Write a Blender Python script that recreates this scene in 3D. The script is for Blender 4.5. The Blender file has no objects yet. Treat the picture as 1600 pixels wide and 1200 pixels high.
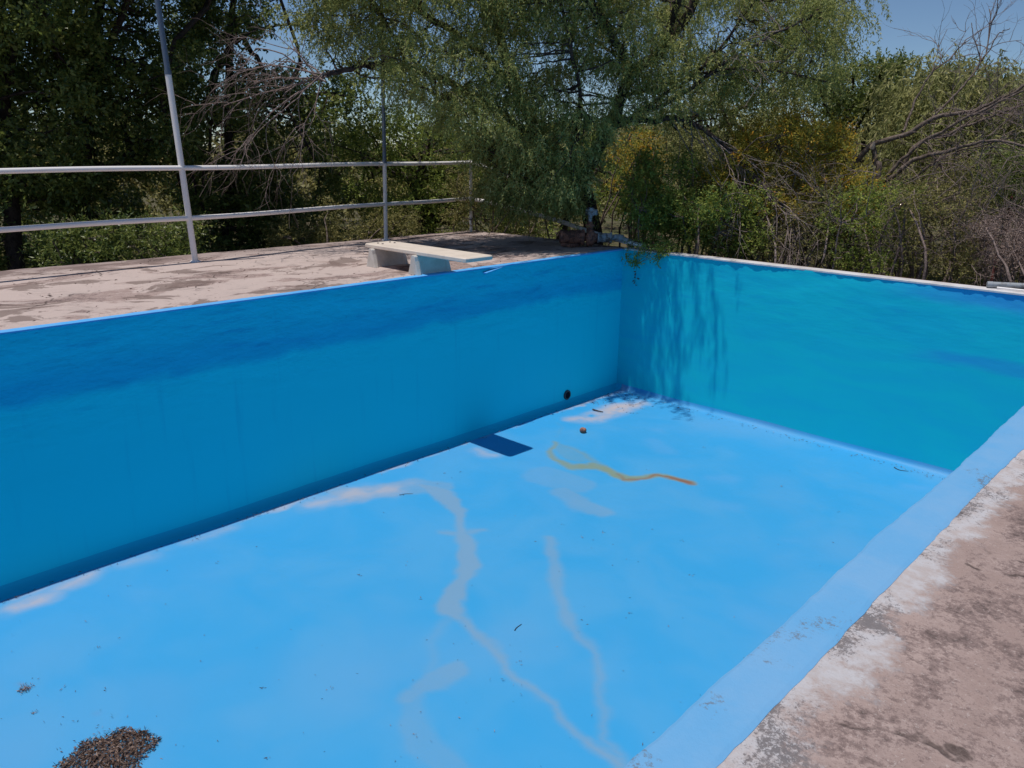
import bpy, math, random
import numpy as np
from mathutils import Matrix, Vector, noise as mnoise
random.seed(7); rng = np.random.default_rng(11)
scn = bpy.context.scene
COL = scn.collection

# ------------------------------------------------------------------ camera
CF, CYAW, CPITCH, CROLL = 1198.5, 0.774895825, 0.295634418, 0.00995415859
CPOS = np.array([7.18318, -9.78038, 1.45])
def cam_axes():
    f = np.array([-math.sin(CYAW)*math.cos(CPITCH), math.cos(CYAW)*math.cos(CPITCH), -math.sin(CPITCH)])
    r = np.array([math.cos(CYAW), math.sin(CYAW), 0.0]); u = np.cross(r, f)
    c, s = math.cos(CROLL), math.sin(CROLL)
    return c*r+s*u, -s*r+c*u, f
RX, RU, RF = cam_axes()
cam = bpy.data.cameras.new("camera"); camo = bpy.data.objects.new("camera", cam); COL.objects.link(camo)
M = Matrix.Identity(4)
for i in range(3):
    M[i][0], M[i][1], M[i][2], M[i][3] = RX[i], RU[i], -RF[i], CPOS[i]
camo.matrix_world = M
cam.sensor_width = 36; cam.lens = CF/1600*36; cam.clip_end = 6000; cam.clip_start = 0.05
scn.camera = camo

# ------------------------------------------------------------------ light
SUND = Vector((0.052, 0.243, -1.0)).normalized()
world = bpy.data.worlds.new("World"); scn.world = world; world.use_nodes = True
nt = world.node_tree; nt.nodes.clear()
sky = nt.nodes.new('ShaderNodeTexSky'); sky.sky_type = 'NISHITA'; sky.sun_disc = False
sky.sun_elevation = math.asin(-SUND.z); sky.sun_rotation = math.atan2(-SUND.x, -SUND.y)
sky.altitude = 1500; sky.air_density = 1.0; sky.dust_density = 0.0; sky.ozone_density = 6.0
bg = nt.nodes.new('ShaderNodeBackground'); bg.inputs[1].default_value = 0.08
wo = nt.nodes.new('ShaderNodeOutputWorld')
nt.links.new(sky.outputs[0], bg.inputs[0]); nt.links.new(bg.outputs[0], wo.inputs[0])
sl = bpy.data.lights.new("sun", 'SUN'); sl.energy = 3.65; sl.angle = math.radians(0.53); sl.color = (1.0, 0.955, 0.90)
so = bpy.data.objects.new("sun", sl); COL.objects.link(so); so.rotation_euler = SUND.to_track_quat('-Z', 'Y').to_euler()
so.location = (0, 0, 30)
scn.view_settings.view_transform = 'Standard'; scn.view_settings.look = 'None'
scn.view_settings.exposure = 0.0; scn.view_settings.gamma = 1.0
scn.cycles.max_bounces = 8; scn.cycles.diffuse_bounces = 5; scn.cycles.transparent_max_bounces = 8

# ------------------------------------------------------------------ helpers
def ray(px, py): return RF + RX*(px-800)/CF - RU*(py-600)/CF
def at(px, py, dist):                       # point at a horizontal distance from the viewpoint
    d = ray(px, py); return CPOS + d*(dist/math.hypot(d[0], d[1]))
def on_z(px, py, z):
    d = ray(px, py); return CPOS + d*((z-CPOS[2])/d[2])

def tag(o, label=None, cat=None, group=None, kind=None):
    if label: o['label'] = label
    if cat: o['category'] = cat
    if group: o['group'] = group
    if kind: o['kind'] = kind
    return o
def empty(name, loc, label, cat, group=None):
    o = bpy.data.objects.new(name, None); COL.objects.link(o); o.location = loc
    o.empty_display_size = 0.2
    return tag(o, label, cat, group)
def link(name, me, m, parent=None, smooth=False):
    me.materials.append(m)
    if smooth: me.polygons.foreach_set('use_smooth', np.ones(len(me.polygons), bool))
    o = bpy.data.objects.new(name, me); COL.objects.link(o)
    if parent:
        o.parent = parent; o.matrix_parent_inverse = Matrix.Translation(parent.location).inverted()
    return o
def mesh_np(name, V, F, m, parent=None, smooth=False, attrs=None):
    """V (n,3), F (k,4) or (k,3) -> one object"""
    V = np.ascontiguousarray(V, np.float32); F = np.ascontiguousarray(F, np.int32)
    me = bpy.data.meshes.new(name); k = F.shape[1]
    me.vertices.add(len(V)); me.vertices.foreach_set('co', V.ravel())
    me.loops.add(F.size); me.loops.foreach_set('vertex_index', F.ravel())
    me.polygons.add(len(F)); me.polygons.foreach_set('loop_start', np.arange(0, F.size, k, dtype=np.int32))
    me.update(calc_edges=True)
    for nm, a in (attrs or {}).items():
        at_ = me.attributes.new(nm, 'FLOAT', 'POINT'); at_.data.foreach_set('value', np.ascontiguousarray(a, np.float32).ravel())
    return link(name, me, m, parent, smooth)

class MB:
    """collects quads/polygons of any size into one mesh"""
    def __init__(s): s.v = []; s.f = []
    def add(s, V, F):
        n = len(s.v); s.v += [tuple(map(float, p)) for p in V]; s.f += [tuple(i+n for i in f) for f in F]; return s
    def box(s, a, b):
        x0, y0, z0 = a; x1, y1, z1 = b
        return s.add([(x0,y0,z0),(x1,y0,z0),(x1,y1,z0),(x0,y1,z0),(x0,y0,z1),(x1,y0,z1),(x1,y1,z1),(x0,y1,z1)],
                     [(3,2,1,0),(4,5,6,7),(0,1,5,4),(1,2,6,5),(2,3,7,6),(3,0,4,7)])
    def cyl(s, a, b, r0, r1=None, n=16, cap=True):
        r1 = r0 if r1 is None else r1
        a, b = Vector(a), Vector(b); d = (b-a).normalized()
        x = d.orthogonal().normalized(); y = d.cross(x)
        V = [a+(x*math.cos(t)+y*math.sin(t))*r0 for t in [2*math.pi*i/n for i in range(n)]]
        V += [b+(x*math.cos(t)+y*math.sin(t))*r1 for t in [2*math.pi*i/n for i in range(n)]]
        F = [(i, (i+1) % n, n+(i+1) % n, n+i) for i in range(n)]
        if cap: F += [tuple(reversed(range(n))), tuple(range(n, 2*n))]
        return s.add(V, F)
    def lathe(s, a, axis, prof, n=20):
        """prof = [(t along axis, radius)]"""
        a = Vector(a); d = Vector(axis).normalized(); x = d.orthogonal().normalized(); y = d.cross(x); V = []
        for t, r in prof: V += [a+d*t+(x*math.cos(q)+y*math.sin(q))*r for q in [2*math.pi*i/n for i in range(n)]]
        F = [(j*n+i, j*n+(i+1) % n, (j+1)*n+(i+1) % n, (j+1)*n+i) for j in range(len(prof)-1) for i in range(n)]
        F += [tuple(reversed(range(n))), tuple(range((len(prof)-1)*n, len(prof)*n))]
        return s.add(V, F)
    def build(s, name, m, parent=None, smooth=False, bevel=0, seg=2):
        me = bpy.data.meshes.new(name); me.from_pydata(s.v, [], s.f); me.update()
        o = link(name, me, m, parent, smooth)
        if bevel:
            b = o.modifiers.new('bevel', 'BEVEL'); b.width = bevel; b.segments = seg; b.limit_method = 'ANGLE'
            b.angle_limit = math.radians(35)
        return o

def tubes(lines, k=5):
    """lines: list of (pts (n,3), radii (n)) -> V, F"""
    Vs, Fs, n0 = [], [], 0
    ang = np.arange(k)*2*np.pi/k
    for P, R in lines:
        P = np.asarray(P, float); R = np.asarray(R, float); n = len(P)
        T = np.gradient(P, axis=0); T /= np.linalg.norm(T, axis=1)[:, None]+1e-9
        ref = np.array([0.31, 0.17, 0.93]) if abs(T[:, 2]).mean() < .9 else np.array([1., .2, 0])
        A = np.cross(T, ref); A /= np.linalg.norm(A, axis=1)[:, None]+1e-9; B = np.cross(T, A)
        V = P[:, None]+R[:, None, None]*(A[:, None]*np.cos(ang)[None, :, None]+B[:, None]*np.sin(ang)[None, :, None])
        Vs.append(V.reshape(-1, 3))
        i = np.arange(n-1)[:, None]*k; j = np.arange(k)[None]; jn = (j+1) % k
        Fs.append(np.stack([i+j, i+jn, i+k+jn, i+k+j], -1).reshape(-1, 4)+n0); n0 += n*k
    return np.concatenate(Vs), np.concatenate(Fs)
def smooth_line(P, n, wob=0.0, seed=0):
    P = np.asarray(P, float); 
    t = np.linspace(0, len(P)-1, n); i = np.clip(t.astype(int), 0, len(P)-2); f = (t-i)[:, None]
    P0 = P[np.maximum(i-1, 0)]; P1 = P[i]; P2 = P[i+1]; P3 = P[np.minimum(i+2, len(P)-1)]
    Q = 0.5*((2*P1)+(-P0+P2)*f+(2*P0-5*P1+4*P2-P3)*f**2+(-P0+3*P1-3*P2+P3)*f**3)
    if wob:
        r = np.random.default_rng(seed); w = r.normal(size=(n, 3)); w = (w+np.roll(w, 1, 0)+np.roll(w, 2, 0))/3
        w[0] = 0; Q = Q+w*wob
    return Q

def unit(a): return a/(np.linalg.norm(a, axis=-1, keepdims=True)+1e-9)
def leaf_mesh(C, D, L, Wd, R=rng, up=0.0):
    """rhombic leaves: base C, direction D, lengths, widths; returns V,F,tint"""
    n = len(C); side = unit(np.cross(D, R.normal(size=(n, 3))+np.array([0, -.3*up, up]))); nrm = np.cross(D, side)
    L = np.broadcast_to(L, n)[:, None]; Wd = np.broadcast_to(Wd, n)[:, None]
    V = np.stack([C, C+D*L*.45+side*Wd*.5+nrm*L*.05, C+D*L-nrm*L*.06, C+D*L*.45-side*Wd*.5+nrm*L*.05], 1).reshape(-1, 3)
    F = np.arange(4*n).reshape(n, 4)
    return V, F, np.repeat(R.random(n), 4)
def merge(parts):
    V, F, T, o = [], [], [], 0
    for v, f, t in parts: V.append(v); F.append(f+o); T.append(t); o += len(v)
    return np.concatenate(V), np.concatenate(F), np.concatenate(T)

# ------------------------------------------------------------------ materials
class N:
    def __init__(s, name, rough=0.7, spec=0.3):
        s.m = bpy.data.materials.new(name); s.m.use_nodes = True; s.t = s.m.node_tree
        s.b = s.t.nodes['Principled BSDF']; s.b.inputs['Roughness'].default_value = rough
        s.b.inputs['Specular IOR Level'].default_value = spec; s.o = s.t.nodes['Material Output']
        s._p = None
    def n(s, typ, **kw):
        x = s.t.nodes.new(typ)
        for k, v in kw.items(): setattr(x, k, v)
        return x
    def l(s, a, b): s.t.links.new(a, b)
    @property
    def pos(s):
        if not s._p: s._p = s.n('ShaderNodeTexCoord').outputs['Object']
        return s._p
    def noise(s, scale, detail=4, rough=.55, stretch=None, dist=0):
        x = s.n('ShaderNodeTexNoise'); x.inputs['Scale'].default_value = scale
        x.inputs['Detail'].default_value = detail; x.inputs['Roughness'].default_value = rough
        x.inputs['Distortion'].default_value = dist
        if stretch:
            mp = s.n('ShaderNodeMapping'); mp.inputs['Scale'].default_value = stretch
            s.l(s.pos, mp.inputs[0]); s.l(mp.outputs[0], x.inputs[0])
        else: s.l(s.pos, x.inputs[0])
        return x.outputs[0]
    def ramp(s, fac, a, b):                      # smooth 0..1 between a and b
        x = s.n('ShaderNodeMapRange', interpolation_type='SMOOTHSTEP')
        x.inputs[1].default_value = a; x.inputs[2].default_value = b; s.l(fac, x.inputs[0]); return x.outputs[0]
    def mth(s, op, a, b=0.0):
        x = s.n('ShaderNodeMath', operation=op)
        for i, v in enumerate((a, b)):
            if isinstance(v, (int, float)): x.inputs[i].default_value = v
            else: s.l(v, x.inputs[i])
        return x.outputs[0]
    def attr(s, name): return s.n('ShaderNodeAttribute', attribute_name=name).outputs['Fac']
    def mix(s, fac, a, b):
        x = s.n('ShaderNodeMix', data_type='RGBA')
        for i, v in ((0, fac), (6, a), (7, b)):
            if isinstance(v, (int, float)): x.inputs[i].default_value = v
            elif isinstance(v, tuple): x.inputs[i].default_value = (*v, 1)
            else: s.l(v, x.inputs[i])
        return x.outputs[2]
    def sep(s):
        x = s.n('ShaderNodeSeparateXYZ'); s.l(s.pos, x.inputs[0]); return x.outputs
    def col(s, c):
        if isinstance(c, tuple): s.b.inputs['Base Color'].default_value = (*c, 1)
        else: s.l(c, s.b.inputs['Base Color'])
    def bump(s, h, strength=.3, dist=.02):
        x = s.n('ShaderNodeBump'); x.inputs['Strength'].default_value = strength; x.inputs['Distance'].default_value = dist
        s.l(h, x.inputs['Height']); s.l(x.outputs[0], s.b.inputs['Normal'])

def m_leaf(name, a, b, c, trans=.35, rough=.55, spec=.25):
    g = N(name, rough, spec); t = g.attr('tint')
    big = g.noise(.9, 2)
    cc = g.mix(g.ramp(t, .0, .7), a, b); cc = g.mix(g.ramp(t, .72, 1.0), cc, c)
    cc = g.mix(g.mth('MULTIPLY', g.ramp(big, .4, .65), .4), cc, b)
    g.col(cc)
    tr = g.n('ShaderNodeBsdfTranslucent'); g.l(cc, tr.inputs[0]); ms = g.n('ShaderNodeMixShader'); ms.inputs[0].default_value = trans
    g.l(g.b.outputs[0], ms.inputs[1]); g.l(tr.outputs[0], ms.inputs[2]); g.l(ms.outputs[0], g.o.inputs[0])
    return g.m
def m_bark(name, a, b, sc=14):
    g = N(name, .9, .1); n = g.noise(sc, 5, .65); g.col(g.mix(g.ramp(n, .35, .65), a, b)); g.bump(n, .6, .02); return g.m

M_pepper = m_leaf('pepper_leaf', (.22,.265,.075), (.40,.42,.14), (.68,.63,.29), .45)
M_dark = m_leaf('dark_leaf', (.065,.11,.03), (.22,.26,.06), (.48,.48,.16), .4, .4, .4)
M_green = m_leaf('shrub_leaf', (.12,.18,.04), (.29,.34,.065), (.52,.50,.12), .4)
M_yellow = m_leaf('yellow_leaf', (.19,.215,.04), (.52,.38,.05), (.88,.38,.04), .42)
M_olive = m_leaf('olive_leaf', (.21,.235,.08), (.37,.36,.14), (.50,.45,.21), .4)
M_scrub = m_leaf('scrub_leaf', (.14,.145,.048), (.29,.26,.09), (.50,.40,.17), .35)
M_pink = m_leaf('dry_leaf', (.28,.20,.17), (.38,.29,.25), (.50,.40,.35), .3)
M_litter = m_leaf('litter_leaf', (.065,.040,.032), (.17,.11,.085), (.42,.30,.235), .1)
M_bark = m_bark('bark_dark', (.035,.026,.024), (.085,.065,.055))
M_twig = m_bark('twig_bark', (.15,.11,.098), (.30,.23,.205), 30)
M_twig2 = m_bark('brush_bark', (.19,.145,.13), (.36,.285,.255), 30)
M_dead = m_bark('dead_wood', (.10,.075,.06), (.21,.165,.14), 20)

BLUE = (.036, .315, .62); BLUE2 = (.065, .325, .60)
def m_wall():
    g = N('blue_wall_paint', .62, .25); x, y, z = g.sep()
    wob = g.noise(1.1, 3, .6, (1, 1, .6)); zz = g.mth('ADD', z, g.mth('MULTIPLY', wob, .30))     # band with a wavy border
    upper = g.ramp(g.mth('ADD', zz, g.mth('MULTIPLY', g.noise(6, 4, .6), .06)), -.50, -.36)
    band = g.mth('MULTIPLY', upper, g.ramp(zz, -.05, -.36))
    cc = g.mix(g.mth('MULTIPLY', upper, .65), (.003,.70,.82), (.003,.54,.77))  # greener lower wall paints in the light bounced off the floor
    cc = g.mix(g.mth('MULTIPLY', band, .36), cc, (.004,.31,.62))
    run = g.noise(1.0, 5, .65, (1.2, 1.2, 9)); cc = g.mix(g.mth('MULTIPLY', g.ramp(run, .5, .72), g.mth('MULTIPLY', g.ramp(z, -1.1, -.3), .45)), cc, (.006,.22,.52))
    dr = g.noise(2.2, 4, .6, (4, 4, .25)); cc = g.mix(g.mth('MULTIPLY', g.ramp(dr, .55, .8), .22), cc, (.01,.30,.55))
    ch = g.noise(7, 5, .7, (1, 1, 2.2)); cc = g.mix(g.mth('MULTIPLY', g.ramp(ch, .66, .72), g.mth('MULTIPLY', g.ramp(z, -.8, -.1), .5)), cc, (.02,.12,.30))
    g.col(cc)
    big = g.noise(1.6, 4, .6, (1, 1, 2.6)); fine = g.noise(22, 5, .6, (1, 1, 1.8))
    amp = g.ramp(z, -1.3, -.15)
    h = g.mth('ADD', g.mth('MULTIPLY', big, g.mth('ADD', g.mth('MULTIPLY', amp, 1.6), .25)), g.mth('MULTIPLY', fine, g.mth('ADD', g.mth('MULTIPLY', amp, .10), .015)))
    g.bump(h, .55, .05); return g.m
def m_back():
    g = N('teal_wall_paint', .62, .25); x, y, z = g.sep()
    st = g.noise(.8, 5, .6, (1, 1, 5), .6); st2 = g.noise(2.1, 5, .65, (1, 1, 6))
    cc = g.mix(g.ramp(st, .35, .7), (.003,.54,.63), (.003,.49,.64))
    cc = g.mix(g.mth('MULTIPLY', g.ramp(st2, .52, .72), g.mth('MULTIPLY', g.ramp(z, -1.5, -.2), .42)), cc, (.004,.36,.60))
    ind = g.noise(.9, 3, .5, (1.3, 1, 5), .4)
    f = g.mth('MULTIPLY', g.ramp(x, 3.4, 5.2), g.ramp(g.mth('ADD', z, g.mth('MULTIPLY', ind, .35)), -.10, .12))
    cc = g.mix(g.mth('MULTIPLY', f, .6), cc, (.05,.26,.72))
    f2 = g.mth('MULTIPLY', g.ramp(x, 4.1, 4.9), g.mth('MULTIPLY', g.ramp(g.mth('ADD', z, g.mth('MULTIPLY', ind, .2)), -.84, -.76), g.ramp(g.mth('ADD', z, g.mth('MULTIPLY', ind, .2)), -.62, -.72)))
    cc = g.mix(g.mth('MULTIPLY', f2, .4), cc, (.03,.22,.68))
    cc = g.mix(g.ramp(g.mth('ADD', z, g.mth('MULTIPLY', ind, .04)), -2.16, -2.23), cc, (.05,.27,.64))  # bluish tint at the base paints in the sunlit cove
    g.col(cc)
    big = g.noise(1.3, 4, .6, (1, 1, 4)); fine = g.noise(16, 5, .6, (1, 1, 2.5)); amp = g.ramp(z, -1.6, -.2)
    h = g.mth('ADD', g.mth('MULTIPLY', big, g.mth('ADD', g.mth('MULTIPLY', amp, 1.1), .15)), g.mth('MULTIPLY', fine, g.mth('ADD', g.mth('MULTIPLY', amp, .07), .012)))
    g.bump(h, .13, .05); return g.m
def fn2(g): return g.noise(9, 3)
def m_floor():
    g = N('blue_floor_paint', .55, .3)
    w = g.noise(1.2, 3, .5, (1, 1, 1), .5); cc = g.mix(g.mth('MULTIPLY', g.ramp(w, .34, .70), .8), BLUE, BLUE2)
    w2 = g.noise(.35, 3); cc = g.mix(g.mth('MULTIPLY', g.ramp(w2, .46, .64), .55), cc, (.105,.325,.575))
    fadd = g.noise(5, 4, .6)
    def lay(nm, c, k, cc):
        f = g.mth('MULTIPLY', g.attr(nm), g.mth('ADD', .72, g.mth('MULTIPLY', fadd, .5))); return g.mix(g.mth('MULTIPLY', f, k), cc, c)
    cc = lay('grey', (.155,.315,.48), 1.15, cc); cc = lay('pale', (.085,.33,.62), .9, cc); cc = lay('tan', (.52,.42,.38), .85, cc)
    cc = lay('ochre', (.20,.27,.20), 1.0, cc); cc = lay('rust', (.23,.10,.06), 1, cc)
    sp = g.noise(38, 2, .5); big = g.noise(1.3, 2)
    cc = g.mix(g.mth('MULTIPLY', g.ramp(sp, .76, .80), g.mth('MULTIPLY', g.ramp(big, .5, .7), .6)), cc, (.12,.16,.2))
    xx, yy, _ = g.sep(); cc = g.mix(g.ramp(g.mth('ADD', xx, g.mth('MULTIPLY', fn2(g), .02)), .122, .108), cc, (.004,.50,.68))  # shade colour painted on the strip inside the side wall's shadow
    g.col(cc); fn = g.noise(60, 4, .6); bg_ = g.noise(2.0, 3)
    g.bump(g.mth('ADD', g.mth('MULTIPLY', fn, .03), g.mth('MULTIPLY', bg_, .5)), .35, .02)
    g.l(g.mth('ADD', .42, g.mth('MULTIPLY', w, .3)), g.b.inputs['Roughness']); return g.m
def m_deck():
    g = N('weathered_concrete', .92, .12); x, y, z = g.sep()
    a = g.noise(1.1, 6, .65, None, .4); b = g.noise(4.0, 7, .72, None, .3); c = g.noise(46, 7, .8); d = g.noise(150, 3, .7); e = g.noise(14, 6, .7, None, .2)
    cc = g.mix(g.ramp(b, .36, .62), (.345,.255,.228), (.425,.325,.295))
    cc = g.mix(g.mth('MULTIPLY', g.ramp(e, .35, .65), .35), cc, (.27,.205,.19))
    # lichen and soot: fine grain thresholded by a slowly varying density
    dens = g.mth('ADD', g.mth('MULTIPLY', a, .55), g.mth('ADD', g.mth('MULTIPLY', b, .55), g.mth('MULTIPLY', e, .25)))
    lf = g.mth('ADD', g.mth('MULTIPLY', c, .55), dens)
    cc = g.mix(g.mth('MULTIPLY', g.ramp(lf, .94, 1.02), .62), cc, (.15,.105,.098))
    cc = g.mix(g.mth('MULTIPLY', g.ramp(lf, 1.02, 1.10), .7), cc, (.085,.065,.062))
    cc = g.mix(g.mth('MULTIPLY', g.ramp(d, .57, .66), .45), cc, (.12,.09,.085))
    cc = g.mix(g.mth('MULTIPLY', g.ramp(g.noise(95, 4, .7), .60, .66), .45), cc, (.55,.48,.45))
    # chalky old paint thinning out away from the pool edge
    dd = g.mth('MULTIPLY', g.mth('SUBTRACT', x, 6.47), 1.9)
    wf = g.mth('SUBTRACT', g.mth('ADD', g.mth('MULTIPLY', g.noise(2.6, 5, .6, None, .3), 1.1), g.mth('ADD', g.mth('MULTIPLY', c, .30), g.mth('MULTIPLY', e, .45))), dd)
    wr = g.mth('MULTIPLY', g.ramp(wf, .58, .80), g.ramp(x, 6.0, 6.1))
    wc = g.mix(g.ramp(e, .35, .62), (.46,.41,.40), (.53,.52,.54))
    l2 = g.mth('ADD', g.mth('MULTIPLY', g.noise(70, 7, .85), .8), g.mth('MULTIPLY', g.noise(2.9, 5, .65, None, .3), 1.0))
    wc = g.mix(g.mth('MULTIPLY', g.ramp(l2, .93, .99), .85), wc, (.13,.12,.125))
    cc = g.mix(g.mth('MULTIPLY', wr, .9), cc, wc)
    # bleached worn patches and dark blotches on the far deck
    far = g.ramp(x, .2, 0)
    bl = g.noise(.75, 7, .7, (1.6, .8, 1), .9); cc = g.mix(g.mth('MULTIPLY', g.mth('MULTIPLY', g.ramp(bl, .45, .49), far), .7), cc, (.56,.46,.42))
    bd = g.noise(1.15, 6, .62, (1.3, .9, 1), .8); cc = g.mix(g.mth('MULTIPLY', g.mth('MULTIPLY', g.ramp(bd, .545, .575), far), .72), cc, (.16,.115,.10))
    edge = g.ramp(x, -2.9, -3.5); cc = g.mix(g.mth('MULTIPLY', edge, .5), cc, (.20,.15,.14))
    # hairline cracks
    vo = g.n('ShaderNodeTexVoronoi', feature='DISTANCE_TO_EDGE'); vo.inputs['Scale'].default_value = .75
    nz = g.n('ShaderNodeTexNoise'); nz.inputs['Scale'].default_value = 3; nz.inputs['Detail'].default_value = 5
    ad = g.n('ShaderNodeVectorMath', operation='MULTIPLY_ADD'); ad.inputs[1].default_value = (.5, .5, .5)
    g.l(g.pos, nz.inputs[0]); g.l(nz.outputs[1], ad.inputs[0]); g.l(g.pos, ad.inputs[2]); g.l(ad.outputs[0], vo.inputs[0])
    cr = g.mth('MULTIPLY', g.ramp(vo.outputs[0], .009, .002), g.ramp(a, .5, .55)); cc = g.mix(g.mth('MULTIPLY', cr, .7), cc, (.06,.045,.04))
    g.col(cc)
    g.bump(g.mth('SUBTRACT', g.mth('ADD', g.mth('MULTIPLY', c, .35), g.mth('ADD', g.mth('MULTIPLY', b, .9), g.mth('MULTIPLY', d, .15))), g.mth('MULTIPLY', cr, .6)), .7, .02)
    return g.m
def m_paint(name, c, c2, dark=(.14,.15,.17), amt=.8, rough=.7, thr=.56, sc=45):
    g = N(name, rough, .2); b = g.noise(3.0, 5, .6); s_ = g.noise(sc, 6, .8)
    cc = g.mix(g.ramp(b, .35, .65), c, c2)
    l2 = g.mth('ADD', g.mth('MULTIPLY', g.noise(62, 7, .85), .8), g.mth('MULTIPLY', g.noise(2.3, 5, .65, None, .3), 1.0)); cc = g.mix(g.mth('MULTIPLY', g.ramp(l2, 1.02, 1.09), amt), cc, dark)
    cc = g.mix(g.mth('MULTIPLY', g.ramp(g.noise(6, 5, .7), .5, .7), .3), cc, c2)
    g.col(cc); g.bump(g.mth('ADD', s_, b), .35, .01); return g.m
M_wall, M_back, M_floor, M_deck = m_wall(), m_back(), m_floor(), m_deck()
M_cop_blue = m_paint('coping_blue_paint', (.125,.36,.63), (.165,.375,.62))
M_lip = m_paint('lip_blue_paint', (.08,.38,.78), (.13,.40,.76), amt=.2)
M_cop_white = m_paint('coping_white_paint', (.64,.63,.64), (.50,.47,.46), (.30,.24,.22), .55)
def m_ground():
    g = N('dry_ground', .95, .05); a = g.noise(.6, 6, .65); c = g.noise(12, 5, .7)
    cc = g.mix(g.ramp(a, .35, .65), (.11,.085,.055), (.075,.085,.035)); cc = g.mix(g.ramp(c, .5, .7), cc, (.18,.14,.10)); g.col(cc)
    g.bump(c, .8, .05); return g.m
M_ground = m_ground()
def m_metal(name, c, c2, rough=.4, thr=.62, metal=0., spec=.5, sc=9):
    g = N(name, rough, spec); n = g.noise(sc, 6, .7); g.col(g.mix(g.ramp(n, thr-.04, thr+.05), c, c2))
    g.b.inputs['Metallic'].default_value = metal; g.bump(n, .15, .004); return g.m
M_rail = m_metal('white_rail_paint', (.80,.76,.74), (.33,.25,.22), .38, .70)
M_steel = m_metal('blue_grey_steel', (.10,.135,.19), (.16,.15,.15), .45, .58)
M_rust = m_metal('rusty_iron', (.14,.075,.06), (.34,.16,.11), .8, .5, 0, .2, 14)
M_pumpgrey = m_metal('pump_grey', (.07,.06,.065), (.22,.18,.17), .55, .60, 0, .4, 12)
M_pvc = m_metal('dirty_pvc', (.33,.35,.37), (.12,.11,.10), .55, .52, 0, .4, 8)
M_pipe = m_metal('grey_pipe', (.27,.29,.31), (.18,.18,.18), .4, .6)
M_redpost = m_metal('red_post_paint', (.22,.055,.04), (.12,.05,.04), .7, .5)
def m_board(nm, c, c2):
    g = N(nm, .5, .35); n = g.noise(6, 6, .7); n2 = g.noise(30, 5, .7, (1, 4, 1)); cc = g.mix(g.ramp(n, .4, .7), c, c2)
    cc = g.mix(g.mth('MULTIPLY', g.ramp(n2, .62, .7), .5), cc, (.38,.34,.30)); g.col(cc); g.bump(n2, .2, .004); return g.m
M_board = m_board('cream_board_top', (.72,.62,.52), (.62,.53,.44))
M_block = m_board('pedestal_paint', (.62,.58,.53), (.50,.46,.41))
M_black = N('hole_shade_black', .9, .1); M_black.col((.01,.012,.02)); M_black = M_black.m
M_cut = N('cut_wood', .8, .2); M_cut.col((.72,.55,.42)); M_cut = M_cut.m
def m_hill():
    g = N('hill_scrub', 1, 0); n = g.noise(.006, 6, .6); g.col(g.mix(g.ramp(n, .4, .6), (.07,.085,.035), (.15,.12,.08))); return g.m

# ------------------------------------------------------------------ pool
W, DEP, YS = 6.335, 2.255, -11.6            # width, depth, southern end
pool = empty('swimming_pool', (0, 0, 0), 'empty bright blue painted concrete swimming pool, drained, with stained floor and tall walls', 'swimming pool')

def seg_dist(X, Y, pts):
    """distance to a polyline with a width at each node; returns d - width"""
    best = np.full(X.shape, 1e9, np.float32)
    for (a, b) in zip(pts[:-1], pts[1:]):
        ax, ay, aw = a; bx, by, bw = b; dx, dy = bx-ax, by-ay
        t = np.clip(((X-ax)*dx+(Y-ay)*dy)/(dx*dx+dy*dy+1e-9), 0, 1)
        best = np.minimum(best, np.hypot(X-ax-t*dx, Y-ay-t*dy)-(aw+(bw-aw)*t))
    return best
def np_noise(X, Y, s, seed):
    r = np.random.default_rng(seed); out = np.zeros_like(X); amp = 1.0
    for o in range(4):
        G = r.normal(size=(64, 64)); u = X*s % 63; v = Y*s % 63
        i = u.astype(int); j = v.astype(int); fu = u-i; fv = v-j; fu = fu*fu*(3-2*fu); fv = fv*fv*(3-2*fv)
        out += amp*((G[i, j]*(1-fu)+G[(i+1) % 64, j]*fu)*(1-fv)+(G[i, (j+1) % 64]*(1-fu)+G[(i+1) % 64, (j+1) % 64]*fu)*fv)
        amp *= .5; s *= 2.03
    return out*.6
def floor_pts(L, z=-DEP, k=1.1):
    out = []
    for x, y, w in L:                      # traced positions on the floor, width in metres
        p = on_z(x, y, z); out.append((p[0], p[1], w*k+.006))
    return out
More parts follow.
